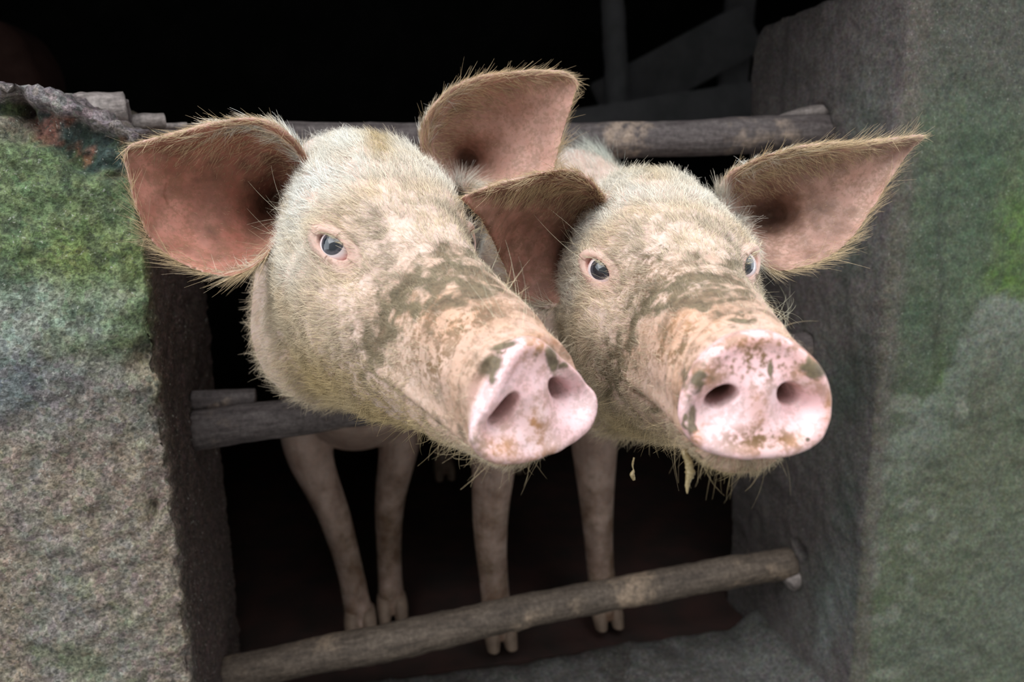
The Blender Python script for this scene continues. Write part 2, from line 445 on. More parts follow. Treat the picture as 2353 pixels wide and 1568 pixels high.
# ------------------------------------------------------------------ poles and sticks
def tube(path, rad, seg=20, seed=0, rough=.06, squash=1.0, n=60, sc=22, up=(0, 0, 1)):
    """irregular round timber following path"""
    path = np.array(path, float); rad = np.atleast_1d(np.array(rad, float))
    L = np.r_[0, np.cumsum(np.linalg.norm(np.diff(path, axis=0), axis=1))]; L /= L[-1]
    t = np.linspace(0, 1, n)
    P = np.stack([np.interp(t, L, path[:, k]) for k in range(3)], 1)
    for _ in range(4): P[1:-1] = .5*P[1:-1] + .25*(P[:-2]+P[2:])
    r = np.interp(t, np.linspace(0, 1, len(rad)), rad)
    T = np.gradient(P, axis=0); T /= np.linalg.norm(T, axis=1)[:, None]
    U = np.cross(T, np.array(up, float)); U /= np.linalg.norm(U, axis=1)[:, None]; Nn = np.cross(U, T)
    a = np.linspace(0, 2*np.pi, seg, endpoint=False)
    D = U[:, None]*np.cos(a)[None, :, None] + Nn[:, None]*(np.sin(a)*squash)[None, :, None]
    V = P[:, None] + D*r[:, None, None]
    Vf = V.reshape(-1, 3)
    Vf = Vf + D.reshape(-1, 3)*(np.repeat(r, seg)*rough*(fbm(Vf, sc, 4, seed) + .5*fbm(Vf, sc*5, 2, seed+3)))[:, None]
    Fc = [(i*seg+j, i*seg+(j+1) % seg, (i+1)*seg+(j+1) % seg, (i+1)*seg+j) for i in range(n-1) for j in range(seg)]
    # end caps, slightly domed and rough
    for e, base in ((0, 0), (1, (n-1)*seg)):
        k = len(Vf); s = -1 if e == 0 else 1
        inner = P[0 if e == 0 else -1] + (Vf[base:base+seg]-P[0 if e == 0 else -1])*.8 + s*T[0 if e == 0 else -1]*r[0]*.08
        Vf = np.r_[Vf, inner, [P[0 if e == 0 else -1] + s*T[0 if e == 0 else -1]*r[0]*.1]]
        for j in range(seg):
            q = (base+j, base+(j+1) % seg, k+(j+1) % seg, k+j); tri = (k+j, k+(j+1) % seg, k+seg)
            if e == 0: q = q[::-1]; tri = tri[::-1]
            Fc += [q, tri]
    return Vf, Fc
def pole(name, path, rad, mat, label, cat, group=None, **kw):
    V, Fc = tube(path, rad, **kw)
    c = V.mean(0); d = np.array(path[-1]) - np.array(path[0])
    q = Vector(d).to_track_quat('X', 'Z'); Rm = np.array(q.to_matrix())
    o = mesh_obj(name, (V-c) @ Rm, Fc, mat)
    o.location = c; o.rotation_mode = 'QUATERNION'; o.rotation_quaternion = q
    return tag(o, label, cat, group)

# top rail
a = onX(300, 322, XL); a = onY(330, 322, 1.03); b = onX(1895, 300, XR)
m1 = onY(1330, 325, 1.012); m2 = onY(1600, 318, 1.004)
pole('wooden_rail', [onY(180, 345, 1.035), onY(560, 322, 1.03), onY(800, 322, 1.025), m1, m2, onY(1760, 308, 1.0), b+np.array([.03, 0, .0])],
     [.022, .022, .021, .0215, .023, .024, .022], M_rail, 'weathered grey top rail running behind both pigs\' heads', 'rail', seed=3, n=120, rough=.05)
s0 = onX(1888, 262, XR)
pole('wooden_wedge', [s0+np.array([-.085, -.0, -.012]), s0+np.array([-.03, .003, .0]), s0+np.array([.03, .003, .005])], [.004, .009, .011], M_bark,
     'small pale wood wedge driven into the socket above the top rail', 'wedge', seed=8, n=24, rough=.12)
# middle rail
a = onX(445, 990, XL); b = onX(1852, 795, XR)
pole('wooden_rail', [a+np.array([-.0, 0, 0]), a*.6+b*.4, b+np.array([.03, 0, .0])], [.0245, .0245, .021], M_rail,
     'thick middle rail under the pigs\' jaws', 'rail', seed=11, n=110, rough=.05)
a2 = onX(443, 923, XL)
pole('wood_block', [a2+np.array([0, -.0, .0]), a2+np.array([.075, .0, -.001])], [.0135, .0125], M_rail, 'short cut wood piece lying on the middle rail beside the broken wall', 'block', seed=14, n=24, rough=.05)
# bottom rail
a = onX(515, 1552, XL); b = onX(1818, 1296, XR)
mid = [onY(700, 1512, 1.035), onY(850, 1485, 1.032), onY(1110, 1426, 1.03), onY(1330, 1380, 1.02), onY(1500, 1348, 1.017), onY(1680, 1314, 1.014)]
pole('wooden_rail', [a+np.array([-.0, 0, 0])]+mid+[b], [.026, .0255, .0275, .026, .024, .0245, .025, .025], M_rail2,
     'muddy bottom rail slanting across the opening above the threshold', 'rail', seed=19, n=130, rough=.07, squash=.95)
w = onX(1822, 1318, XR)
pole('stone_wedge', [w+np.array([-.012, -.012, -.012]), w+np.array([.012, -.005, .005])], [.012, .015], M_bark, 'small stone wedged under the bottom rail end', 'stone', seed=23, n=16, rough=.25)
# sticks lying on the broken wall top
def stick(p0, p1, Y, r, seed, label, mat=M_bark, rough=.1):
    A, B = onY(*p0, Y), onY(*p1, Y+.015)
    return pole('broken_stick', [A, (A+B)/2+np.array([0, 0, .002]), B], [r, r*1.05, r], mat, label, 'stick', seed=seed, n=30, rough=rough)
thick = stick((130, 262), (288, 250), .93, .0175, 31, 'thick broken stick with a split end lying on the crumbling wall top')
stick((270, 290), (378, 278), .955, .0085, 33, 'short dark stick stub lying beside the thick broken stick')
stick((250, 305), (430, 288), .975, .0035, 35, 'thin twig lying along the top rail')
# split tip of the thick stick
strip = stick((286, 232), (298, 285), .94, .0045, 37, None, M_rail, .3)
strip.name = 'bark_strip'; del strip['category']; strip['label'] = 'dark splintered bark strip'
bpy.context.view_layer.update()
strip.parent = thick; strip.matrix_parent_inverse = thick.matrix_world.inverted()

# ------------------------------------------------------------------ dim things inside
tag(pole('timber_post', [onY(1425, 330, 2.3), onY(1400, -120, 2.3)], [.035, .033], M_backwood, 'upright dim timber post inside the sty', 'post', seed=41, n=40, rough=.05), None)
def plank(name, p0, p1, Y, wdt, thick, mat, label, cat):
    A, B = onY(*p0, Y), onY(*p1, Y); d = B-A; L = np.linalg.norm(d)
    o = box_obj(name, -L/2, L/2, -thick/2, thick/2, -wdt/2, wdt/2, mat, None, None, .006)
    o.location = (A+B)/2; o.rotation_euler = (0, -math.atan2(d[2], math.hypot(d[0], d[1])), 0)
    return tag(o, label, cat)
plank('slanting_board', (1380, 250), (1730, 60), 2.45, .16, .03, M_backwood, 'wide slanting board behind the upright post', 'board')
plank('partition_board', (1280, 310), (1740, 235), 2.2, .12, .03, M_backwood, 'low board of the inner pen behind the top rail', 'board')
plank('upright_board', (1690, 330), (1690, -100), 2.5, .10, .03, M_backwood, 'upright board beside the algae wall inside the sty', 'board')
P = [onY(x, y, 1.75) for x, y in ((-160, 20), (0, 38), (50, 90), (80, 150), (88, 215), (88, 330), (-160, 330))]
V, Fc = grid_prism([(p[0], p[2]) for p in P], 1.75, 1.95)
me = voxel_union(V, Fc, .02); relax(me, 3, False); me.materials.append(M_rust); me.polygons.foreach_set('use_smooth', [True]*len(me.polygons))
o = bpy.data.objects.new('wall_inner_pier', me); COL.objects.link(o); tag(o, 'dim reddish masonry pier inside the sty behind the broken wall', None, None, 'structure')

# ------------------------------------------------------------------ pigs
def skin_material(name):
    t = NT(name)
    n1 = t.noise(70, 5, .6); n2 = t.noise(260, 4, .65); n3 = t.noise(28, 4, .6)
    pink = t.attr('pink'); mud = t.attr('mud'); rust = t.attr('rust'); snout = t.attr('snout'); speck = t.attr('speck')
    c = t.mixc(t.ramp(n1, .35, .68), (.56, .40, .33), (.70, .55, .48))
    c = t.mixc(pink, c, t.mixc(t.ramp(n3, .35, .65), (.42, .155, .110), (.54, .25, .19)))
    c = t.mixc(snout, c, t.mixc(t.ramp(n3, .35, .65), (.80, .50, .51), (.86, .64, .66)))
    # rusty stains
    rm = t.math('MULTIPLY', rust, t.ramp(t.math('ADD', n1, t.math('MULTIPLY', n2, .5)), .62, .86))
    rm = t.math('MAXIMUM', rm, t.math('MULTIPLY', rust, .30))
    c = t.mixc(t.math('MULTIPLY', t.attr('muzzle'), t.ramp(n3, .3, .7, (.35, .35, .35, 1), (.75, .75, .75, 1))), c, (.50, .30, .18))
    c = t.mixc(rm, c, (.50, .24, .11))
    # brown speckles
    sm = t.math('MULTIPLY', speck, t.ramp(t.math('ADD', t.math('MULTIPLY', n2, .75), t.math('MULTIPLY', n1, .5)), .58, .70))
    c = t.mixc(sm, c, (.20, .115, .055))
    # caked mud
    mm = t.math('ADD', mud, t.math('MULTIPLY', t.math('SUBTRACT', t.math('ADD', t.math('MULTIPLY', n1, .5), t.math('MULTIPLY', n2, .5)), .5), 1.25))
    mm = t.math('MULTIPLY', t.ramp(mm, .28, .72), .96)
    c = t.mixc(mm, c, t.mixc(t.ramp(n2, .35, .65), (.085, .066, .036), (.18, .14, .082)))
    gr = t.math('MULTIPLY', t.attr('grime_shade'), t.ramp(t.math('ADD', t.math('MULTIPLY', n3, .5), t.math('MULTIPLY', n1, .5)), .30, .62, (.35, .35, .35, 1)))  # brown dirt and painted shade share this layer
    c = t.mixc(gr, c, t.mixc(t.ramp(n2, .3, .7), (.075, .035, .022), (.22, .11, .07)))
    t.l(c, t.b.inputs['Base Color'])
    rgh = t.math('SUBTRACT', .62, t.math('MULTIPLY', snout, .27))
    rgh = t.math('ADD', rgh, t.math('MULTIPLY', mm, .25)); t.l(rgh, t.b.inputs['Roughness'])
    t.setp(Subsurface_Weight=.22, Subsurface_Scale=.006); t.b.inputs['Subsurface Radius'].default_value = (1.0, .35, .25)
    t.b.inputs['Specular IOR Level'].default_value = .45
    t.bump(t.math('ADD', t.math('MULTIPLY', n2, .7), t.math('MULTIPLY', mm, .8)), .35, .0018)
    return t.m
M_skin = skin_material('muddy_pig_skin')
def hair_material():
    t = NT('pig_bristle')
    t.l(t.attr('hair_tint', True), t.b.inputs['Base Color'])
    t.setp(Roughness=.5); t.b.inputs['Specular IOR Level'].default_value = .35
    return t.m
M_hair = hair_material()
def eye_material():
    t = NT('pig_eye')
    tc = t.n('ShaderNodeTexCoord').outputs['Object']
    sep = t.n('ShaderNodeSeparateXYZ'); t.l(tc, sep.inputs[0])
    nrm = t.n('ShaderNodeVectorMath'); nrm.operation = 'NORMALIZE'; t.l(tc, nrm.inputs[0])
    s2 = t.n('ShaderNodeSeparateXYZ'); t.l(nrm.outputs[0], s2.inputs[0])
    z = s2.outputs['Z']
    n = t.noise(500, 3, .6, tc)
    scl = t.mixc(t.ramp(z, .25, .72), (.72, .22, .20), (.80, .70, .72))
    c = t.mixc(t.ramp(z, .800, .815), scl, t.mixc(t.ramp(n, .3, .7), (.035, .034, .045), (.075, .07, .085)))
    c = t.mixc(t.ramp(z, .885, .925), c, (.006, .009, .016))
    t.l(c, t.b.inputs['Base Color']); t.setp(Roughness=.12)
    t.b.inputs['Coat Weight'].default_value = 1.0; t.b.inputs['Coat Roughness'].default_value = .02
    return t.m
M_eye = eye_material()
M_hoof = plain_mat('pig_hoof', (.16, .11, .08), (.27, .19, .14), 40, .6)

# head rings in the pig's own frame: y back, z up, origin between the eyes
HEAD = np.array([
    # y     top    bot    w     level  ttop  tbot
    [-.193, -.0335, -.1045, .0425, -.069, .02, .02],
    [-.185, -.0320, -.1075, .0405, -.069, .02, .02],
    [-.176, -.0295, -.1195, .0405, -.068, .02, .06],
    [-.160, -.0240, -.1250, .0415, -.067, .02, .10],
    [-.140, -.0165, -.1265, .0440, -.066, .03, .12],
    [-.105, -.0035, -.1280, .0490, -.063, .10, .16],
    [-.065,  .0130, -.1300, .0570, -.060, .17, .20],
    [-.025,  .0360, -.1370, .0680, -.055, .16, .20],
    [ .015,  .0570, -.1450, .0800, -.050, .10, .20],
    [ .055,  .0780, -.1530, .0830, -.042, .15, .26],
    [ .095,  .0900, -.1600, .0860, -.042, .20, .26],
    [ .135,  .0910, -.1640, .0790, -.045, .24, .24],
    [ .180,  .0880, -.1840, .0790, -.095, .34, .10],
    [ .230,  .0900, -.1940, .0850, -.105, .34, .08]])
def hermite(x, xp, fp):
    m = np.gradient(fp, xp, axis=0)
    i = np.clip(np.searchsorted(xp, x) - 1, 0, len(xp)-2)
    h = xp[i+1]-xp[i]; t = ((x-xp[i])/h)
    t = t[:, None]; h = h[:, None]
    return fp[i]*(2*t**3-3*t**2+1) + m[i]*h*(t**3-2*t**2+t) + fp[i+1]*(-2*t**3+3*t**2) + m[i+1]*h*(t**3-t**2)
NSEG = 96
TH = np.linspace(0, 2*np.pi, NSEG, endpoint=False)
def section(top, bot, w, lev, tt, tb, nt=2.5, nb=2.3):
    s, c = np.sin(TH), np.cos(TH)
    n = np.where(c > 0, nt, nb)
    xx = w*np.sign(s)*np.abs(s)**(2/n)
    zz = lev + np.where(c > 0, (top-lev), (lev-bot))*np.sign(c)*np.abs(c)**(2/n)
    xx = xx*(1 - tt*np.maximum(c, 0) - tb*np.maximum(-c, 0))
    return xx, zz
def head_rings(disc):
    rings = []
    # snout disc cap from its centre outwards
    cz = -.069
    x0, z0 = section(*disc)
    for k, (r, y) in enumerate([(.05, -.1995), (.25, -.1992), (.5, -.1985), (.75, -.1985), (.90, -.2005), (.98, -.2), (1.03, -.1975), (1.055, -.194), (1.045, -.190), (1.0, -.1865)]):
        z = cz + (z0-cz)*r
        rings.append(np.c_[x0*r, np.full(NSEG, y) - (z-cz)*-.06, z])
    ys = np.r_[np.linspace(-.184, -.13, 14), np.linspace(-.12, .23, 36)]
    T = hermite(ys, HEAD[:, 0], HEAD[:, 1:])
    for y, r in zip(ys, T):
        x, z = section(*r); rings.append(np.c_[x, np.full(NSEG, y), z])
    return rings
def loft(rings):
    n = len(rings); V = np.concatenate(rings)
    Fc = [(i*NSEG+j, i*NSEG+(j+1) % NSEG, (i+1)*NSEG+(j+1) % NSEG, (i+1)*NSEG+j) for i in range(n-1) for j in range(NSEG)]
    Fc.append(tuple(range(NSEG))[::-1]); Fc.append(tuple((n-1)*NSEG+j for j in range(NSEG)))
    return V, Fc
def limb(pts, rad, seg=20, n=40):
    """tapering jointed limb; rad = (across, fore-aft) per joint"""
    pts = np.array(pts, float); rad = np.array(rad, float)
    L = np.r_[0, np.cumsum(np.linalg.norm(np.diff(pts, axis=0), axis=1))]
    t = np.linspace(0, L[-1], n)
    P = hermite(t, L, pts); r = hermite(t, L, rad)
    a = np.linspace(0, 2*np.pi, seg, endpoint=False)
    V = np.concatenate([p + np.c_[np.cos(a)*q[0], np.sin(a)*q[1], 0*a] for p, q in zip(P, r)])
    Fc = [(i*seg+j, i*seg+(j+1) % seg, (i+1)*seg+(j+1) % seg, (i+1)*seg+j) for i in range(n-1) for j in range(seg)]
    Fc.append(tuple(range(seg))[::-1]); Fc.append(tuple((n-1)*seg+j for j in range(seg)))
    return V, Fc

def resample(pts, n):
    p = np.array(pts, float)
    L = np.r_[0, np.cumsum(np.linalg.norm(np.diff(p, axis=0), axis=1))]
    f = hermite(np.linspace(0, L[-1], n), L, p)
    return f
def ear_shell(top, bot, d_top, d_bot, bowl, tip_power=1.0, thick=.0055, rim=.004, roll=.0, nu=48, nv=30, bowl_c=.45, canal=.045):
    """outline base->tip along its upper and its lower edge (pixels), depths along u, cupped towards the canal"""
    T = resample(top, nu); B = resample(bot, nu)
    u = np.linspace(0, 1, nu); v = np.linspace(0, 1, nv)
    dt = np.interp(u, np.linspace(0, 1, len(d_top)), d_top); db = np.interp(u, np.linspace(0, 1, len(d_bot)), d_bot)
    U, Vv = np.meshgrid(u, v, indexing='ij')
    X = T[:, 0][:, None]*(1-Vv) + B[:, 0][:, None]*Vv
    Y = T[:, 1][:, None]*(1-Vv) + B[:, 1][:, None]*Vv
    # sideways bulge of the bowl: skewed profile, deepest near bowl_c
    p = math.log(.5)/math.log(bowl_c)
    w = Vv**p; prof = (4*w*(1-w))**.8
    D = dt[:, None]*(1-Vv) + db[:, None]*Vv + np.interp(u, np.linspace(0, 1, len(bowl)), bowl)[:, None]*prof
    D = D - roll*np.exp(-(Vv/.10)**2)*np.sin(np.pi*np.clip(U, 0, 1))
    # ridges running from base to tip inside the ear
    D = D + canal*np.exp(-((U-.22)/.10)**2-((Vv-.48)/.17)**2)
    D = D + .0022*np.sin(Vv*13+U*1.5)*np.exp(-((Vv-.55)/.3)**2)*(1-U)
    P = atd(X, Y, D)
    du = np.gradient(P, axis=0); dv = np.gradient(P, axis=1)
    N = np.cross(du, dv); N /= np.maximum(np.linalg.norm(N, axis=2), 1e-9)[..., None]
    tc = CAM - P
    N *= np.sign((N*tc).sum(2))[..., None]
    edge = np.minimum(np.minimum(Vv, 1-Vv)*nv/2.2, (1-U)*nu/2.5)
    rr = np.sqrt(np.clip(1-(1-np.clip(edge, 0, 1))**2, .06, 1))
    th = (thick*(1-.45*U) + rim*np.exp(-(Vv/.09)**2)*(1-.4*U) + .004*(1-U)**4)*rr
    A = (P + N*th[..., None]*.5); Bk = (P - N*th[..., None]*.5)
    V = np.r_[A.reshape(-1, 3), Bk.reshape(-1, 3)]; m = nu*nv
    idx = lambda i, j: i*nv+j
    Fc = []
    for i in range(nu-1):
        for j in range(nv-1):
            q = (idx(i, j), idx(i+1, j), idx(i+1, j+1), idx(i, j+1))
            Fc.append(q); Fc.append(tuple(x+m for x in q[::-1]))
    rimv = [idx(i, 0) for i in range(nu)] + [idx(nu-1, j) for j in range(1, nv)] + [idx(i, nv-1) for i in range(nu-2, -1, -1)] + [idx(0, j) for j in range(nv-2, 0, -1)]
    for k in range(len(rimv)):
        a_, b_ = rimv[k], rimv[(k+1) % len(rimv)]; Fc.append((a_, a_+m, b_+m, b_))
    return V, Fc, A, Bk, U, Vv, du, dv

def subdiv_near(me, spots):
    """refine the skin around eyes and snout"""
    bm = bmesh.new(); bm.from_mesh(me)
    for c, r, cuts in spots:
        c = Vector(c)
        es = [e for e in bm.edges if (e.verts[0].co-c).length < r and (e.verts[1].co-c).length < r]
        bmesh.ops.subdivide_edges(bm, edges=es, cuts=cuts, use_grid_fill=True)
    bm.to_mesh(me); bm.free(); me.update()

def make_pig(spec):
    Rm = rotvec(spec['rot']); O = np.array(spec['pos'])
    toW = lambda p: np.asarray(p) @ Rm.T + O
    toL = lambda p: (np.asarray(p) - O) @ Rm
    rings = [toW(r) for r in head_rings(spec['disc'])]
    for (cx, cy, top, bot, w, tx) in spec['body']:
        x, z = section(top, bot, w, (top+bot)/2*.96, .05, .05, 2.2, 2.2)
        rings.append(np.c_[cx + x, cy + tx*x, z])
    # smooth transition between head rings (tilted) and body rings (upright)
    k0 = len(rings) - len(spec['body'])
    key = [rings[k0-8], rings[k0-1]] + rings[k0:]
    full = rings[:k0]
    cen = np.array([k.mean(0) for k in key]); L = np.r_[0, np.cumsum(np.linalg.norm(np.diff(cen, axis=0), axis=1))]
    ts = np.linspace(L[1], L[-1], 50)[1:]
    st = np.stack(key).reshape(len(key), -1)
    full += list(hermite(ts, L, st).reshape(len(ts), NSEG, 3))
    V, Fc = loft(full)
    parts = [(V, Fc)]
    for pts, rad in spec['legs']:
        parts.append(limb(pts, rad))
    EARP = spec['ears']
    ears = [ear_shell(**{k: q for k, q in e.items() if k not in ('htop', 'dirt_shade', 'rosy')}) for e in EARP]
    for e in ears: parts.append((e[0], e[1]))
    VV, FF, off = [], [], 0
    for v, f in parts:
        VV.append(v); FF += [tuple(i+off for i in q) for q in f]; off += len(v)
    VV = np.concatenate(VV)
    y1 = O[1] + .20
    def wp(v):
        v = v.copy(); m = v[:, 1] > y1; v[m, 1] = y1 + (v[m, 1]-y1)*.4
        m = v[:, 2] < .40; v[m, 2] = .40 + (v[m, 2]-.40)*.5; return v
    def uw(v):
        v = v.copy(); m = v[:, 1] > y1; v[m, 1] = y1 + (v[m, 1]-y1)/.4
        m = v[:, 2] < .40; v[m, 2] = .40 + (v[m, 2]-.40)/.5; return v
    me = voxel_union(VV, FF, .0019, wp, uw)
    relax(me, 5)
    eyes = []
    vl = toL(get_v(me))
    vl[:, 0] -= spec.get('pinch', 0)*smooth(.012, .05, vl[:, 0])*smooth(-.085, -.03, vl[:, 1])*smooth(.16, .09, vl[:, 1])*smooth(-.12, -.03, vl[:, 2])*smooth(.05, .025, vl[:, 2])
    set_v(me, toW(vl))
    for sx in (-1, 1):
        e0 = np.array([sx*.063, -.002, spec['eyez']]) + np.array(spec['eoff'][sx]); n = np.array([sx*(.72 if spec['eoff'][sx][1] == 0 else .60), -.66, .20]); n /= np.linalg.norm(n)
        k = np.argmin(((vl-e0)**2).sum(1)); eyes.append((sx, vl[k], n))
    spots = [(toW((0, -.195, -.07)), .058, 1)] + [(toW(s), .034, 2) for _, s, _ in eyes]
    subdiv_near(me, spots)
    v = get_v(me); vl = toL(v)
    head = vl[:, 1] < .17
    nl = get_n(me) @ Rm
    # soft anatomical relief
    nse = fbm(vl, 30, 3, spec['seed'])
    vl = vl + nl*(nse*.0016*head)[:, None]
    # brow and cheekbone
    for sx in (-1, 1):
        q = ((vl-np.array([sx*.05, .012, .030]))/np.array([.022, .026, .014])); vl += nl*(.0035*np.exp(-(q**2).sum(1)))[:, None]
        q = ((vl-np.array([sx*.07, .03, -.05]))/np.array([.03, .04, .03])); vl += nl*(.002*np.exp(-(q**2).sum(1)))[:, None]
        q = ((vl-np.array([sx*.052, -.045, -.012]))/np.array([.02, .03, .018])); vl -= nl*(.004*np.exp(-(q**2).sum(1)))[:, None]
    # mouth slit and lip
    mp = np.array([(-.188, -.1045), (-.165, -.1015), (-.135, -.094), (-.105, -.089), (-.075, -.086), (-.055, -.080)])
    zz = np.interp(vl[:, 1], mp[:, 0], mp[:, 1]); on = smooth(-.195, -.185, vl[:, 1])*smooth(-.045, -.075, vl[:, 1])
    g = np.exp(-((vl[:, 2]-zz)/.0032)**2)*on; lip = np.exp(-((vl[:, 2]-zz-.010)/.007)**2)*on
    vl += nl*(-.0080*g + .0030*lip)[:, None]
    mouth = g
    # wrinkles across the snout, crease behind the disc
    wr = np.sin((vl[:, 1]+.02*np.abs(vl[:, 0])/.04)*2*np.pi/.0135)*smooth(-.183, -.172, vl[:, 1])*smooth(-.120, -.16, vl[:, 1])*smooth(-.09, -.06, vl[:, 2])
    vl += nl*(.0009*wr)[:, None]
    nost = np.zeros(len(vl))
    snout0 = smooth(-.183, -.190, vl[:, 1])
    # nostrils: funnel and hole on the disc
    disc = smooth(-.186, -.193, vl[:, 1])*smooth(.0, .3, -nl[:, 1]+.25)
    for sx in (-1, 1):
        q = np.hypot(((vl[:, 0]-sx*.0270)*.9 - sx*(vl[:, 2]+.0765)*.35)/.0160, ((vl[:, 2]+.0765) + sx*(vl[:, 0]-sx*.027)*.25)/.0125)
        vl[:, 1] += .0120*np.exp(-q**2*1.2)*disc
        dx, dz = vl[:, 0]-sx*.0205, vl[:, 2]+.0690
        a = -math.radians(spec['ntilt'])*sx; ux, uz = dx*math.cos(a)+dz*math.sin(a), -dx*math.sin(a)+dz*math.cos(a)
        q = np.hypot(ux/spec['nsize'][0], uz/spec['nsize'][1])
        h = smooth(1.25, .45, q)*disc
        nost = np.maximum(nost, h); vl[:, 1] += .030*h; vl[:, 0] -= sx*.006*h; vl[:, 2] += .003*h
    q = np.abs(vl[:, 0])/.004
    vl[:, 1] += .0012*np.exp(-q**2)*disc*smooth(-.078, -.09, vl[:, 2])
    vl[:, 1] -= .0022*np.exp(-(vl[:, 0]/.012)**2)*disc*smooth(-.05, -.065, vl[:, 2])
    # eyelids
    lid = np.zeros(len(vl)); eyeinfo = []
    for sx, s, n in eyes:
        t = np.array([0, -1.0, -.28]); t -= n*(t@n); t /= np.linalg.norm(t)
        b = np.cross(n, t); b *= np.sign(b[2])
        d = vl - s; a_, b_, c_ = d@t, d@b, d@n
        A, B = .0152, .0072
        bb = b_ - np.where(b_ > 0, -.0004, .0012)*0
        r = np.sqrt((a_/A)**2 + (bb/B)**2 + 1e-12); near = np.exp(-(c_/.03)**4)*((d**2).sum(1) < .04**2)
        k = -c_*near*.85*smooth(2.9, 1.3, r)*(np.abs(c_) < .02)
        k += near*.0026*np.exp(-((r-1.35)/.5)**2)*np.where(b_ > 0, 1.2, .7)*np.where(a_ > 0, .6, 1)
        k -= near*.0018*np.exp(-((r-2.1)/.16)**2)*smooth(-.002, .004, b_)
        k -= near*.0022*np.exp(-((r-2.6)/.4)**2)*smooth(.0, -.008, b_)
        k -= near*.0180*smooth(1.04, .92, r)
        vl += k[:, None]*n
        lid = np.maximum(lid, near*np.exp(-(np.maximum(r-1.0, 0)/1.0)**2))
        eyeinfo.append((sx, s, n, t, b))
    # the snout twists a little to one side
    tw = math.radians(spec['twist'])*smooth(-.085, -.165, vl[:, 1]); dz = vl[:, 2]+.07; dx = vl[:, 0].copy()
    vl[:, 0] = dx*np.cos(tw) - dz*np.sin(tw) + spec['shift'][0]*smooth(-.06, -.17, vl[:, 1]); vl[:, 2] = -.07 + dx*np.sin(tw) + dz*np.cos(tw) + spec['shift'][1]*smooth(-.06, -.17, vl[:, 1])
    v = toW(vl); set_v(me, v)
    # ---------------- paint fields
    n_ = get_n(me)
    kd = kdtree.KDTree(sum(2*e[2].shape[0]*e[2].shape[1] for e in ears)); info = []
    for ei, (V_, F_, A_, B_, U_, W_, du, dv) in enumerate(ears):
        for side, S in ((1, A_), (0, B_)):
            for i in range(S.shape[0]):
                for j in range(S.shape[1]):
                    kd.insert(S[i, j], len(info)); info.append((ei, side, U_[i, j], W_[i, j], i, j))
    kd.balance()
    infoA = np.array(info)
    cand = np.where(toL(v)[:, 2] > -.03)[0]
    cand = cand[vl[cand, 1] < .30]
    eidx = np.full(len(v), -1); edist = np.ones(len(v))
    for i in cand:
        co_, k, dd = kd.find(v[i])
        if dd < .006: eidx[i] = k; edist[i] = dd
    isear = eidx >= 0
    eu = np.where(isear, infoA[eidx, 2], 0); ev = np.where(isear, infoA[eidx, 3], 0); es = np.where(isear, infoA[eidx, 1], 0)
    earw = isear*smooth(.02, .14, eu)
    inner = earw*(es > .5)
    px, py, dp = proj(v)
    facing = smooth(-.1, .25, ((CAM-v)/np.linalg.norm(CAM-v, axis=1)[:, None]*n_).sum(1))
    mud = np.zeros(len(v)); rust = np.zeros(len(v)); speck = np.zeros(len(v)); pink = np.zeros(len(v))
    f1, f2 = fbm(vl, 40, 4, 5), fbm(vl, 120, 3, 6)
    hd = smooth(.2, .12, vl[:, 1])
    noear = 1-earw
    wx = px + 34*fbm(vl, 55, 3, 71) + 12*fbm(vl, 190, 2, 72); wy = py + 34*fbm(vl, 55, 3, 73) + 12*fbm(vl, 190, 2, 74)
    mud = np.maximum(blobs(wx, wy, spec['mud']), strokes(wx, wy, spec['mudline']))*hd*noear*facing
    mud = np.maximum(mud*np.clip(.85+.5*f2, .3, 1.2), .62*np.maximum(blobs(wx, wy, spec['film']), 0)*hd*noear*facing*np.clip(.7+.6*f1+.5*f2, 0, 1.2))
    speck = np.maximum(blobs(px, py, spec['speck'])*hd*noear*facing, .30*hd)
    rust = blobs(px, py, spec['rust'])*facing*hd*noear
    snout = snout0
    bare = np.maximum(lid, 0)
    epink = np.array([e.get('rosy', .8) for e in EARP])[np.where(isear, infoA[eidx, 0], 0).astype(int)]
    pink = np.maximum(.35*bare, inner*epink)
    pink = np.maximum(pink, smooth(-.10, -.17, vl[:, 1])*.22)
    pink = np.maximum(pink, earw*.35)
    lidrim = np.zeros(len(v))
    edirt_shade = np.array([e.get('dirt_shade', 1) for e in EARP])[np.where(isear, infoA[eidx, 0], 0).astype(int)]
    grime_shade = inner*np.clip(edirt_shade*(.22 + .9*np.exp(-((eu-.22)/.17)**2-((ev-.42)/.26)**2) + .35*smooth(.35, .08, ev) + .35*f1 + .2*f2), 0, .95)  # ear dirt, with shade of the cupped canal painted in
    grime_shade = np.maximum(grime_shade, earw*(es < .5)*.25)
    grime_shade = np.maximum(grime_shade, hd*noear*(1-snout)*np.clip(.12+.35*f1+.25*f2, 0, .5)*(1-bare)*(1-.75*smooth(-.03, .03, vl[:, 1])*smooth(-.06, .0, vl[:, 2])))
    grime_shade = np.maximum(grime_shade, np.maximum(smooth(.50, .36, v[:, 2]), .5)*smooth(.84, .98, v[:, 1])*np.clip(.72+.10*f1, 0, 1))  # body and legs: dirt plus painted shade, growing deeper into the sty
    grime_shade = np.maximum(grime_shade, .85*smooth(.35, .9, nost)); pink = np.maximum(pink, nost)  # nostril holes coloured darker and redder
    add_f(me, 'grime_shade', grime_shade)
    mud = np.maximum(mud, blobs(px, py, spec['spot'])*1.25*facing)
    mud = np.maximum(mud, mouth*.8)  # mouth line coloured darker along its groove
    legm = smooth(.42, .15, v[:, 2]); mud = np.maximum(mud, legm*np.clip(.55+.22*f1, .2, 1))
    clean = 1-.75*smooth(-.03, .03, vl[:, 1])*smooth(-.06, .0, vl[:, 2])
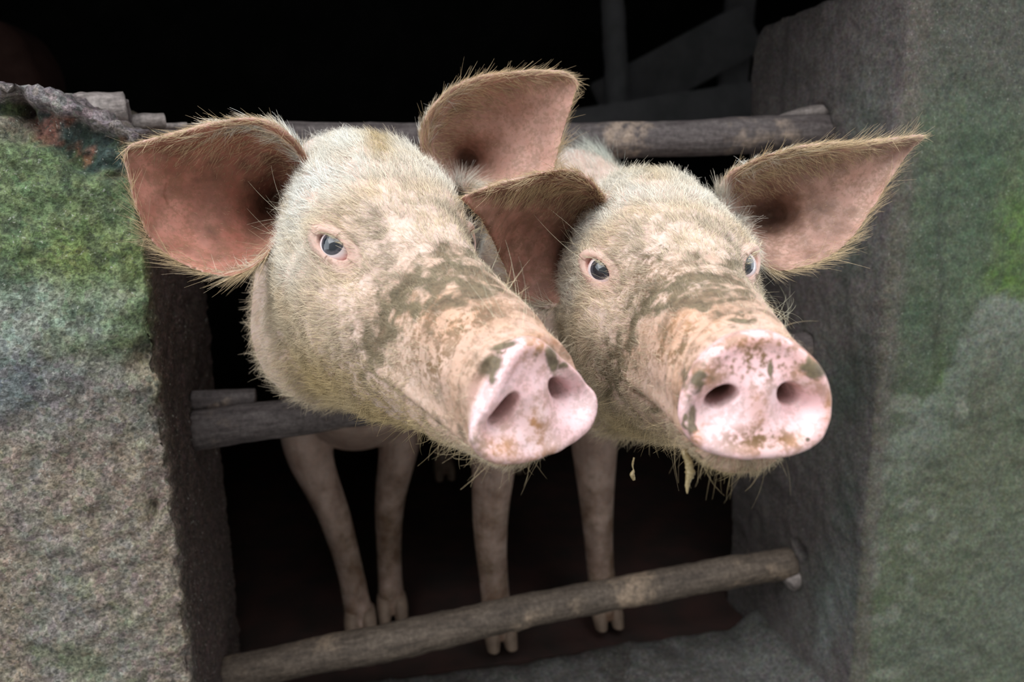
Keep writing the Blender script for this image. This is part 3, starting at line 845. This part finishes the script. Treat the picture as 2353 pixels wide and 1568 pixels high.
    mud = np.maximum(mud, hd*noear*(1-snout)*np.clip(.22+.25*f1+.2*f2, 0, .5)*(1-bare)*clean)
    add_f(me, 'muzzle', smooth(-.03, -.10, vl[:, 1])*(1-snout)*hd*np.clip(.75+.5*f1, .2, 1))
    add_f(me, 'mud', mud*(1-.9*bare)); add_f(me, 'rust', rust); add_f(me, 'speck', np.maximum(speck, inner*.45)*(1-.6*bare)); add_f(me, 'pink', pink); add_f(me, 'snout', snout*(1-.8*nost))
    me.polygons.foreach_set('use_smooth', [True]*len(me.polygons))
    me.materials.clear(); me.materials.append(M_skin)
    body = bpy.data.objects.new('pig', me); COL.objects.link(body)
    tag(body, spec['label'], 'pig', None)
    # ---------------- eyes
    for sx, s, n, t, b in eyeinfo:
        c = toW(s - n*.0128 - t*.0018)
        bm = bmesh.new(); bmesh.ops.create_uvsphere(bm, u_segments=48, v_segments=32, radius=.0156)
        m = bpy.data.meshes.new('eye'); bm.to_mesh(m); bm.free(); m.materials.append(M_eye)
        m.polygons.foreach_set('use_smooth', [True]*len(m.polygons))
        eo = bpy.data.objects.new('eye', m); COL.objects.link(eo)
        tocam = CAM - c; tocam /= np.linalg.norm(tocam)
        ax = Rm@n*spec['gaze'].get(sx, .5) + tocam*(1-spec['gaze'].get(sx, .5)) + Rm@t*spec.get('gt', 0) + Rm@b*.02
        eo.rotation_mode = 'QUATERNION'; eo.rotation_quaternion = Vector(ax).to_track_quat('Z', 'Y'); eo.location = c
        eo.parent = body
    # ---------------- hooves
    for (hx, hy, hz) in spec['hooves']:
        for dx in (-.0135, .0135):
            pts = [(hx+dx*.9, hy+.004, .042), (hx+dx, hy-.006, .026), (hx+dx*1.1, hy-.024, .004)]
            V_, F_ = limb(pts, [(.0125, .019), (.0135, .021), (.010, .012)], 16, 14)
            V_[:, 2] = np.maximum(V_[:, 2], -.008)
            mesh_obj('hoof', V_, F_, M_hoof, body)
    # ---------------- coat
    tri = np.array([t_.vertices[:] for t_ in (me.calc_loop_triangles() or me.loop_triangles)])
    P0, P1, P2 = v[tri[:, 0]], v[tri[:, 1]], v[tri[:, 2]]
    area = .5*np.linalg.norm(np.cross(P1-P0, P2-P0), axis=1)
    # per vertex density, length, direction (world), lift, tint
    den = hd*noear*(1-snout)*1.0
    den *= (1-.93*bare)*(1-smooth(.05, .3, snout0))
    den *= .10 + .90*smooth(-.135, -.065, vl[:, 1] + .10*smooth(-.088, -.106, vl[:, 2]))
    den = np.maximum(den, .15*(vl[:, 1] >= .12)*smooth(.9, .2, vl[:, 1])*noear*(.12+.88*smooth(.42, .52, v[:, 2])))
    rimv = np.exp(-(np.minimum(ev, 1-ev)/.05)**2) + np.exp(-((1-eu)/.04)**2)
    htop = np.array([e.get('htop', .3) for e in EARP])[np.where(isear, infoA[eidx, 0], 0).astype(int)]
    innertop = inner*smooth(.42, .05, ev)*smooth(0, .15, eu)
    den = np.where(isear & (eu > .05), np.clip((es < .5)*(.36 + .16*rimv) + inner*.07 + innertop*htop, 0, 1.1), den)
    ln = .0060 + .0060*smooth(-.08, .02, vl[:, 1]) + .005*smooth(.03, .1, vl[:, 1])
    ln += .004*smooth(-.10, -.14, vl[:, 2])*smooth(-.16, -.1, vl[:, 1])
    ln = ln*(.35+.65*smooth(.40, .50, v[:, 2]))
    ln = np.where(isear & (eu > .05), .0060 + .003*rimv + .013*rimv*smooth(.7, .9, ev)*smooth(.97, .8, eu) + .008*innertop - .003*inner*(1-innertop), ln)
    back = Rm @ np.array([0, 1.0, .12]); down = np.array([0, 0, -1.0])
    D = np.tile(back, (len(v), 1))
    D += down*(smooth(.0, -.09, vl[:, 2])*.55)[:, None]
    D += (Rm @ np.array([1.0, 0, 0]))[None]*(np.sign(vl[:, 0])*.35*smooth(.0, .05, np.abs(vl[:, 0])))[:, None]
    fore = smooth(.0, .05, vl[:, 1])*smooth(.02, .06, vl[:, 2])
    D += (Rm @ np.array([0, 0, 1.0]))[None]*(fore*.5)[:, None]
    ee = np.where(isear)[0]
    for i in ee:
        e_ = ears[int(infoA[eidx[i], 0])]; a_, b_ = int(infoA[eidx[i], 4]), int(infoA[eidx[i], 5])
        du, dv = e_[6][a_, b_], e_[7][a_, b_]
        du = du/np.linalg.norm(du); dv = dv/np.linalg.norm(dv)
        w_ = infoA[eidx[i], 3]
        if infoA[eidx[i], 1] > .5 and w_ < .4 and w_ > .06: D[i] = du*.6 + dv*.9 + down*.3
        else: D[i] = du*.9 + dv*(1.3 if w_ > .5 else -1.3)*max(0, abs(w_-.5)-.25)*2.5
    lift = .30 + .30*f2 - .08*earw
    lift = np.where(inner > .3, .45, lift)
    cream = np.array([.71, .55, .36]); white = np.array([.89, .87, .80]); brown = np.array([.15, .115, .062]); gold = np.array([.52, .38, .18])
    tint = cream[None]*np.ones((len(v), 1))
    tint = mixa(tint, np.maximum(smooth(-.03, .05, vl[:, 1])*smooth(-.07, .01, vl[:, 2]), .25)*(.75+.4*f1)*noear, white)
    tint = mixa(tint, np.clip(mud*1.15-.15, 0, .9), brown)
    tint = mixa(tint, earw*.28, gold)
    tint = mixa(tint, blobs(px, py, spec['gold'])*hd*noear*.9, gold)
    coat(body, 'coat_hair', v, n_, tri, area, den, ln, D, lift, tint, spec['nhair'], spec['seed'])
    # ---------------- long bristles: chin, brow, cheek whiskers, lashes
    den2 = np.zeros(len(v))
    den2 += 1.0*smooth(-.095, -.115, vl[:, 2])*smooth(.06, -.02, vl[:, 1])*smooth(-.19, -.175, vl[:, 1])
    den2 += .5*blobs(px, py, spec['whisk'])*hd*noear
    coat(body, 'long_bristle', v, n_, tri, area, den2, .022+0*ln, D*.5+down[None]*.5, .9+0*lift, mixa(tint, np.full(len(v), .5), gold), spec['nlong'], spec['seed']+50, seg=6, rad=.00012, curl=.25)
    coat(body, 'whisker', v, n_, tri, area, blobs(px, py, spec['whisk'])*hd*noear*1.0, .045+0*ln, D*.6, .9+0*lift, np.tile(np.array([.62, .56, .40]), (len(v), 1)), 48, spec['seed']+70, seg=7, rad=.00009, curl=.2)
    if spec.get('tuft'):
        den3 = blobs(px, py, spec['tuft'])*noear*(vl[:, 1] > .05)
        coat(body, 'crest_hair', v, n_, tri, area, den3, .028+0*ln, np.tile(Rm @ np.array([0, .25, 1.0]), (len(v), 1)), .5+0*lift, np.tile(np.array([.62, .64, .56]), (len(v), 1)), 420, spec['seed']+90, seg=6, rad=.00012, curl=.3)
    # lashes
    LP, LN = [], []
    for sx, s, n, t, b in eyeinfo:
        for q in range(34):
            a_ = RNG.uniform(-.95, .55); yb = math.sqrt(max(0, 1-a_*a_))
            root = s + t*(.0150*a_) + b*(.0074*yb) + n*.0024
            dr = n*.9 - b*.30 + t*RNG.uniform(-.45, -.05); dr /= np.linalg.norm(dr)
            l_ = RNG.uniform(.006, .010); k = np.linspace(0, 1, 5)[:, None]
            LP.append(toW(root + dr*l_*k + b*(l_*.35*k**2)))
    curves_obj(body, 'eyelash', np.array(LP), np.tile(np.array([.66, .60, .42]), (len(LP), 1)), .00009)
    return body

def curves_obj(parent, name, pts, tint, rad):
    n, k, _ = pts.shape
    cu = bpy.data.hair_curves.new(name); cu.add_curves([k]*n)
    cu.position_data.foreach_set('vector', np.ascontiguousarray(pts, dtype=np.float32).ravel())
    r = np.tile(rad*np.linspace(1, .25, k), (n, 1))
    a = cu.attributes.get('radius') or cu.attributes.new('radius', 'FLOAT', 'POINT')
    a.data.foreach_set('value', r.astype(np.float32).ravel())
    c = cu.attributes.new('hair_tint', 'FLOAT_COLOR', 'CURVE')
    d = np.ones((n, 4), np.float32); d[:, :3] = tint; c.data.foreach_set('color', d.ravel())
    cu.materials.append(M_hair)
    o = bpy.data.objects.new(name, cu); COL.objects.link(o); o.parent = parent; o['kind'] = 'stuff'
    return o
def coat(parent, name, v, n, tri, area, den, ln, D, lift, tint, N, seed, seg=5, rad=.00015, curl=.22):
    rng = np.random.default_rng(seed)
    w = area*den[tri].mean(1); w = np.maximum(w, 0); w /= w.sum()
    f = rng.choice(len(tri), N, p=w)
    a = rng.random((N, 2)); s = a.sum(1) > 1; a[s] = 1-a[s]; b = np.c_[1-a.sum(1), a]
    ip = lambda x: (x[tri[f]]*b.reshape(N, 3, *([1]*(x.ndim-1)))).sum(1)
    root = ip(v); nn = ip(n); nn /= np.linalg.norm(nn, axis=1)[:, None]
    d = ip(D); d = d - nn*(d*nn).sum(1)[:, None]; d /= np.maximum(np.linalg.norm(d, axis=1), 1e-6)[:, None]
    # clumps: neighbouring hairs lean together
    cl = np.stack([fbm(root, 95, 2, seed+k) for k in range(3)], 1)
    d = d + cl*.50 + rng.normal(0, .24, (N, 3))
    L = ip(ln)*rng.uniform(.55, 1.35, N); lf = ip(lift)*rng.uniform(.5, 1.4, N)
    d = d - nn*(d*nn).sum(1)[:, None]; d /= np.maximum(np.linalg.norm(d, axis=1), 1e-6)[:, None]
    up = nn*lf[:, None] + d; up /= np.linalg.norm(up, axis=1)[:, None]
    k = np.linspace(0, 1, seg)[None, :, None]
    bend = (d*.5 - nn*lf[:, None]*.5 + rng.normal(0, curl, (N, 3)))
    pts = root[:, None] - nn[:, None]*.0006 + L[:, None, None]*(up[:, None]*k + bend[:, None]*k**2*.45)
    c = ip(tint)*rng.uniform(.42, 1.22, (N, 1))
    return curves_obj(parent, name, pts, np.clip(c, 0, 1), rad)

def hoof_leg(pts, rads): return (pts, rads)

PIG1 = dict(seed=3, rot=(.0277, .0248, .2879), pos=(.0537, .6421, .7022),
    label='pig with its head turned and an orange-pink ear over the mossy broken wall',
    eyez=.0055, disc=(-.0310, -.1045, .0430, -.0800, .42, .05, 2.0, 2.3), ntilt=48, nsize=(.0112, .0060), twist=11, shift=(.004, 0), eoff={-1: (0, 0, 0), 1: (-.004, .014, -.002)}, pinch=.011, gt=-.30, body=[(.025, 1.00, .745, .500, .098, 0), (.02, 1.13, .72, .385, .112, 0), (.01, 1.27, .70, .31, .122, 0), (.0, 1.50, .69, .30, .135, 0), (.0, 1.80, .69, .31, .132, 0), (.0, 2.02, .66, .36, .115, 0), (.0, 2.12, .58, .44, .06, 0)],
    legs=[([(-.055, 1.27, .44), (-.072, 1.26, .34), (-.035, 1.25, .20), (-.015, 1.255, .09), (-.005, 1.24, .015)], [(.050, .07), (.040, .05), (.026, .030), (.022, .024), (.024, .028)]),
          ([(.075, 1.30, .44), (.080, 1.29, .34), (.055, 1.28, .20), (.050, 1.285, .09), (.050, 1.27, .015)], [(.050, .07), (.038, .05), (.025, .030), (.021, .024), (.023, .028)]),
          ([(-.08, 1.92, .46), (-.085, 1.86, .30), (-.085, 1.97, .20), (-.085, 1.94, .08), (-.085, 1.92, .015)], [(.05, .10), (.04, .06), (.026, .032), (.022, .025), (.024, .028)]),
          ([(.08, 1.92, .46), (.085, 1.86, .30), (.085, 1.97, .20), (.085, 1.94, .08), (.085, 1.92, .015)], [(.05, .10), (.04, .06), (.026, .032), (.022, .025), (.024, .028)])],
    hooves=[(-.005, 1.235, 0), (.050, 1.265, 0), (-.085, 1.915, 0), (.085, 1.915, 0)],
    ears=[dict(top=[(745, 425), (712, 375), (680, 330), (640, 296), (590, 276), (520, 281), (430, 302), (350, 322), (300, 336), (284, 352)],
               bot=[(680, 520), (635, 555), (612, 588), (570, 622), (520, 636), (450, 620), (390, 590), (345, 550), (318, 490), (300, 420), (284, 352)],
               d_top=[.715, .665, .655, .665], d_bot=[.70, .685, .68, .665], htop=.08, dirt_shade=1.35, rosy=1.0, bowl=[.05, .08, .055, .025, 0], thick=.006, rim=.005, roll=.006),
          dict(top=[(1010, 420), (972, 340), (978, 280), (1010, 228), (1075, 188), (1150, 170), (1240, 164), (1300, 170), (1330, 188)],
               bot=[(1090, 440), (1160, 440), (1230, 420), (1268, 400), (1284, 345), (1303, 285), (1318, 232), (1330, 188)],
               d_top=[.78, .745, .745, .77], d_bot=[.77, .775, .78, .77], htop=.22, dirt_shade=.75, rosy=.6, bowl=[.03, .05, .035, .015, 0], thick=.006, rim=.006, roll=.006)],
    mud=[(1125, 838, 40, 28, -40), (1265, 825, 17, 38, -12), (1170, 788, 60, 10, -10), (960, 620, 50, 34, 0)],
    spot=[(1126, 840, 34, 24, -40), (1268, 825, 16, 36, -12), (1160, 795, 40, 9, -15)],
    mudline=[([(1090, 590), (1010, 605), (940, 645), (890, 710), (858, 775), (848, 850)], 46), ([(1110, 640), (990, 670), (900, 760)], 44)],
    film=[(1020, 690, 190, 80, -15), (860, 800, 90, 120, 10), (800, 900, 200, 90, 20), (1000, 960, 160, 60, 35), (1060, 520, 50, 60, 0)],
    speck=[(1040, 740, 170, 90, -10), (1000, 830, 120, 80, 10), (800, 870, 140, 80, 10), (760, 600, 60, 20, 20)],
    rust=[(1240, 800, 60, 50, 0), (1000, 720, 160, 70, 0), (1230, 980, 40, 80, 0), (1270, 1060, 90, 40, 0), (1150, 1030, 60, 60, 0)],
    gold=[(720, 880, 200, 90, 15), (900, 950, 150, 90, 20), (880, 330, 40, 60, 0)],
    whisk=[(1170, 700, 60, 60, 0), (690, 520, 40, 80, 0)],
    eardirt_shade=.9, gaze={-1: .35, 1: .5}, nhair=130000, nlong=420)
PIG2 = dict(seed=9, rot=(-.1056, -.0023, -.1674), pos=(.267, .6095, .6823),
    label='pig facing straight out with a broad rust-speckled snout, beside the algae-stained wall',
    eyez=0.0, disc=(-.0325, -.1045, .0430, -.0740, .16, .0, 2.2, 2.7), ntilt=30, nsize=(.0086, .0062), twist=0, shift=(0, 0), eoff={-1: (0, 0, .001), 1: (-.006, -.012, .002)}, gt=-.16, body=[(.275, .92, .785, .52, .092, 0), (.285, 1.0, .775, .525, .108, 0), (.295, 1.12, .73, .40, .120, 0), (.30, 1.25, .71, .335, .128, 0), (.305, 1.45, .69, .30, .135, 0), (.305, 1.75, .69, .31, .132, 0), (.305, 1.98, .66, .36, .115, 0), (.305, 2.08, .58, .44, .06, 0)],
    legs=[([(.225, 1.18, .46), (.220, 1.175, .34), (.208, 1.165, .20), (.213, 1.165, .09), (.217, 1.152, .015)], [(.048, .07), (.038, .05), (.0275, .030), (.0235, .024), (.025, .028)]),
          ([(.385, 1.20, .46), (.388, 1.19, .34), (.392, 1.18, .20), (.400, 1.18, .09), (.405, 1.168, .015)], [(.050, .07), (.040, .05), (.027, .030), (.023, .024), (.025, .028)]),
          ([(.225, 1.88, .46), (.22, 1.82, .30), (.22, 1.93, .20), (.22, 1.90, .08), (.22, 1.88, .015)], [(.05, .10), (.04, .06), (.026, .032), (.022, .025), (.024, .028)]),
          ([(.385, 1.88, .46), (.39, 1.82, .30), (.39, 1.93, .20), (.39, 1.90, .08), (.39, 1.88, .015)], [(.05, .10), (.04, .06), (.026, .032), (.022, .025), (.024, .028)])],
    hooves=[(.217, 1.150, 0), (.405, 1.168, 0), (.22, 1.875, 0), (.39, 1.875, 0)],
    ears=[dict(top=[(1405, 545), (1398, 480), (1372, 432), (1320, 396), (1260, 394), (1185, 414), (1110, 434), (1056, 456)],
               bot=[(1350, 640), (1290, 700), (1230, 705), (1190, 680), (1162, 628), (1136, 562), (1104, 500), (1056, 456)],
               d_top=[.73, .675, .648, .62], d_bot=[.72, .735, .745, .735, .67, .62], htop=.35, dirt_shade=1.6, bowl=[.04, .05, .03, .004, 0], thick=.006, rim=.004, roll=.006),
          dict(top=[(1655, 470), (1668, 412), (1720, 376), (1800, 346), (1900, 331), (2000, 325), (2075, 318), (2128, 310)],
               bot=[(1705, 560), (1742, 600), (1780, 622), (1830, 618), (1890, 600), (1950, 558), (2000, 490), (2045, 415), (2090, 352), (2128, 310)],
               d_top=[.735, .70, .71, .75], d_bot=[.71, .72, .74, .75], htop=.30, dirt_shade=1.5, rosy=.5, bowl=[.035, .055, .04, .02, 0], thick=.006, rim=.005, roll=.006)],
    mud=[(1690, 735, 40, 8, 8), (1505, 945, 14, 9, 0), (1530, 865, 8, 24, 15), (1500, 572, 24, 10, 30), (1585, 970, 10, 50, 8), (1850, 850, 34, 40, -30), (1600, 855, 34, 20, -30), (1580, 1050, 40, 18, 20)],
    spot=[(1590, 965, 11, 44, 6), (1700, 738, 34, 7, 8), (1770, 850, 8, 20, 0), (1505, 944, 14, 8, 5), (1856, 1010, 7, 6, 0)],
    mudline=[([(1720, 640), (1640, 625), (1560, 640), (1500, 670), (1460, 730), (1430, 800), (1405, 870)], 34), ([(1690, 680), (1600, 670), (1530, 700)], 30), ([(1432, 835), (1425, 905)], 8), ([(1405, 880), (1400, 920)], 6)],
    film=[(1560, 640, 180, 90, 0), (1480, 780, 90, 110, 0), (1600, 770, 130, 50, -15), (1400, 880, 90, 100, 0), (1500, 1050, 160, 50, 15), (1480, 380, 150, 50, 0)],
    speck=[(1500, 650, 170, 80, 0), (1560, 800, 120, 70, -20), (1400, 850, 90, 90, 0), (1740, 830, 160, 80, 0), (1740, 1010, 120, 40, 0)],
    rust=[(1740, 790, 110, 26, 0), (1860, 850, 50, 70, -20), (1740, 940, 28, 60, 0), (1790, 1020, 110, 32, -8), (1610, 870, 60, 40, -20), (1600, 1000, 22, 60, 10), (1905, 950, 14, 70, 0), (1560, 760, 120, 50, -20)],
    gold=[(1420, 1000, 150, 60, 20), (1480, 370, 120, 40, 0), (1600, 1090, 150, 40, 0)],
    whisk=[(1330, 600, 50, 90, 0), (1800, 740, 40, 50, 0), (1770, 680, 30, 50, 0)],
    tuft=[(1410, 350, 45, 26, 0)],
    eardirt_shade=1.1, gaze={-1: .3, 1: .3}, nhair=130000, nlong=450)
make_pig(PIG1)
pig_b = make_pig(PIG2)
def strand(pts, rad, D, seed):
    P = [atd(x, y, D) for x, y in pts]
    V, Fc = tube(P, rad, seg=10, seed=seed, rough=.35, n=40, sc=160, up=(0, 1, 0))
    o = mesh_obj('drool_strand', V, Fc, M_drool, pig_b); o['label'] = 'muddy yellowish drool strand hanging from the chin'
t = NT('muddy_drool'); t.l(t.mixc(t.ramp(t.noise(300, 4, .6), .35, .65), (.20, .14, .06), (.36, .28, .15)), t.b.inputs['Base Color']); t.setp(Roughness=.3); M_drool = t.m
strand([(1572, 1035), (1582, 1062), (1586, 1088), (1580, 1112), (1579, 1134)], [.003, .0022, .0036, .0020, .0005], .515, 3)
strand([(1457, 1052), (1453, 1068), (1456, 1082), (1452, 1090), (1457, 1104)], [.0006, .0010, .0005, .0018, .0012], .575, 5)
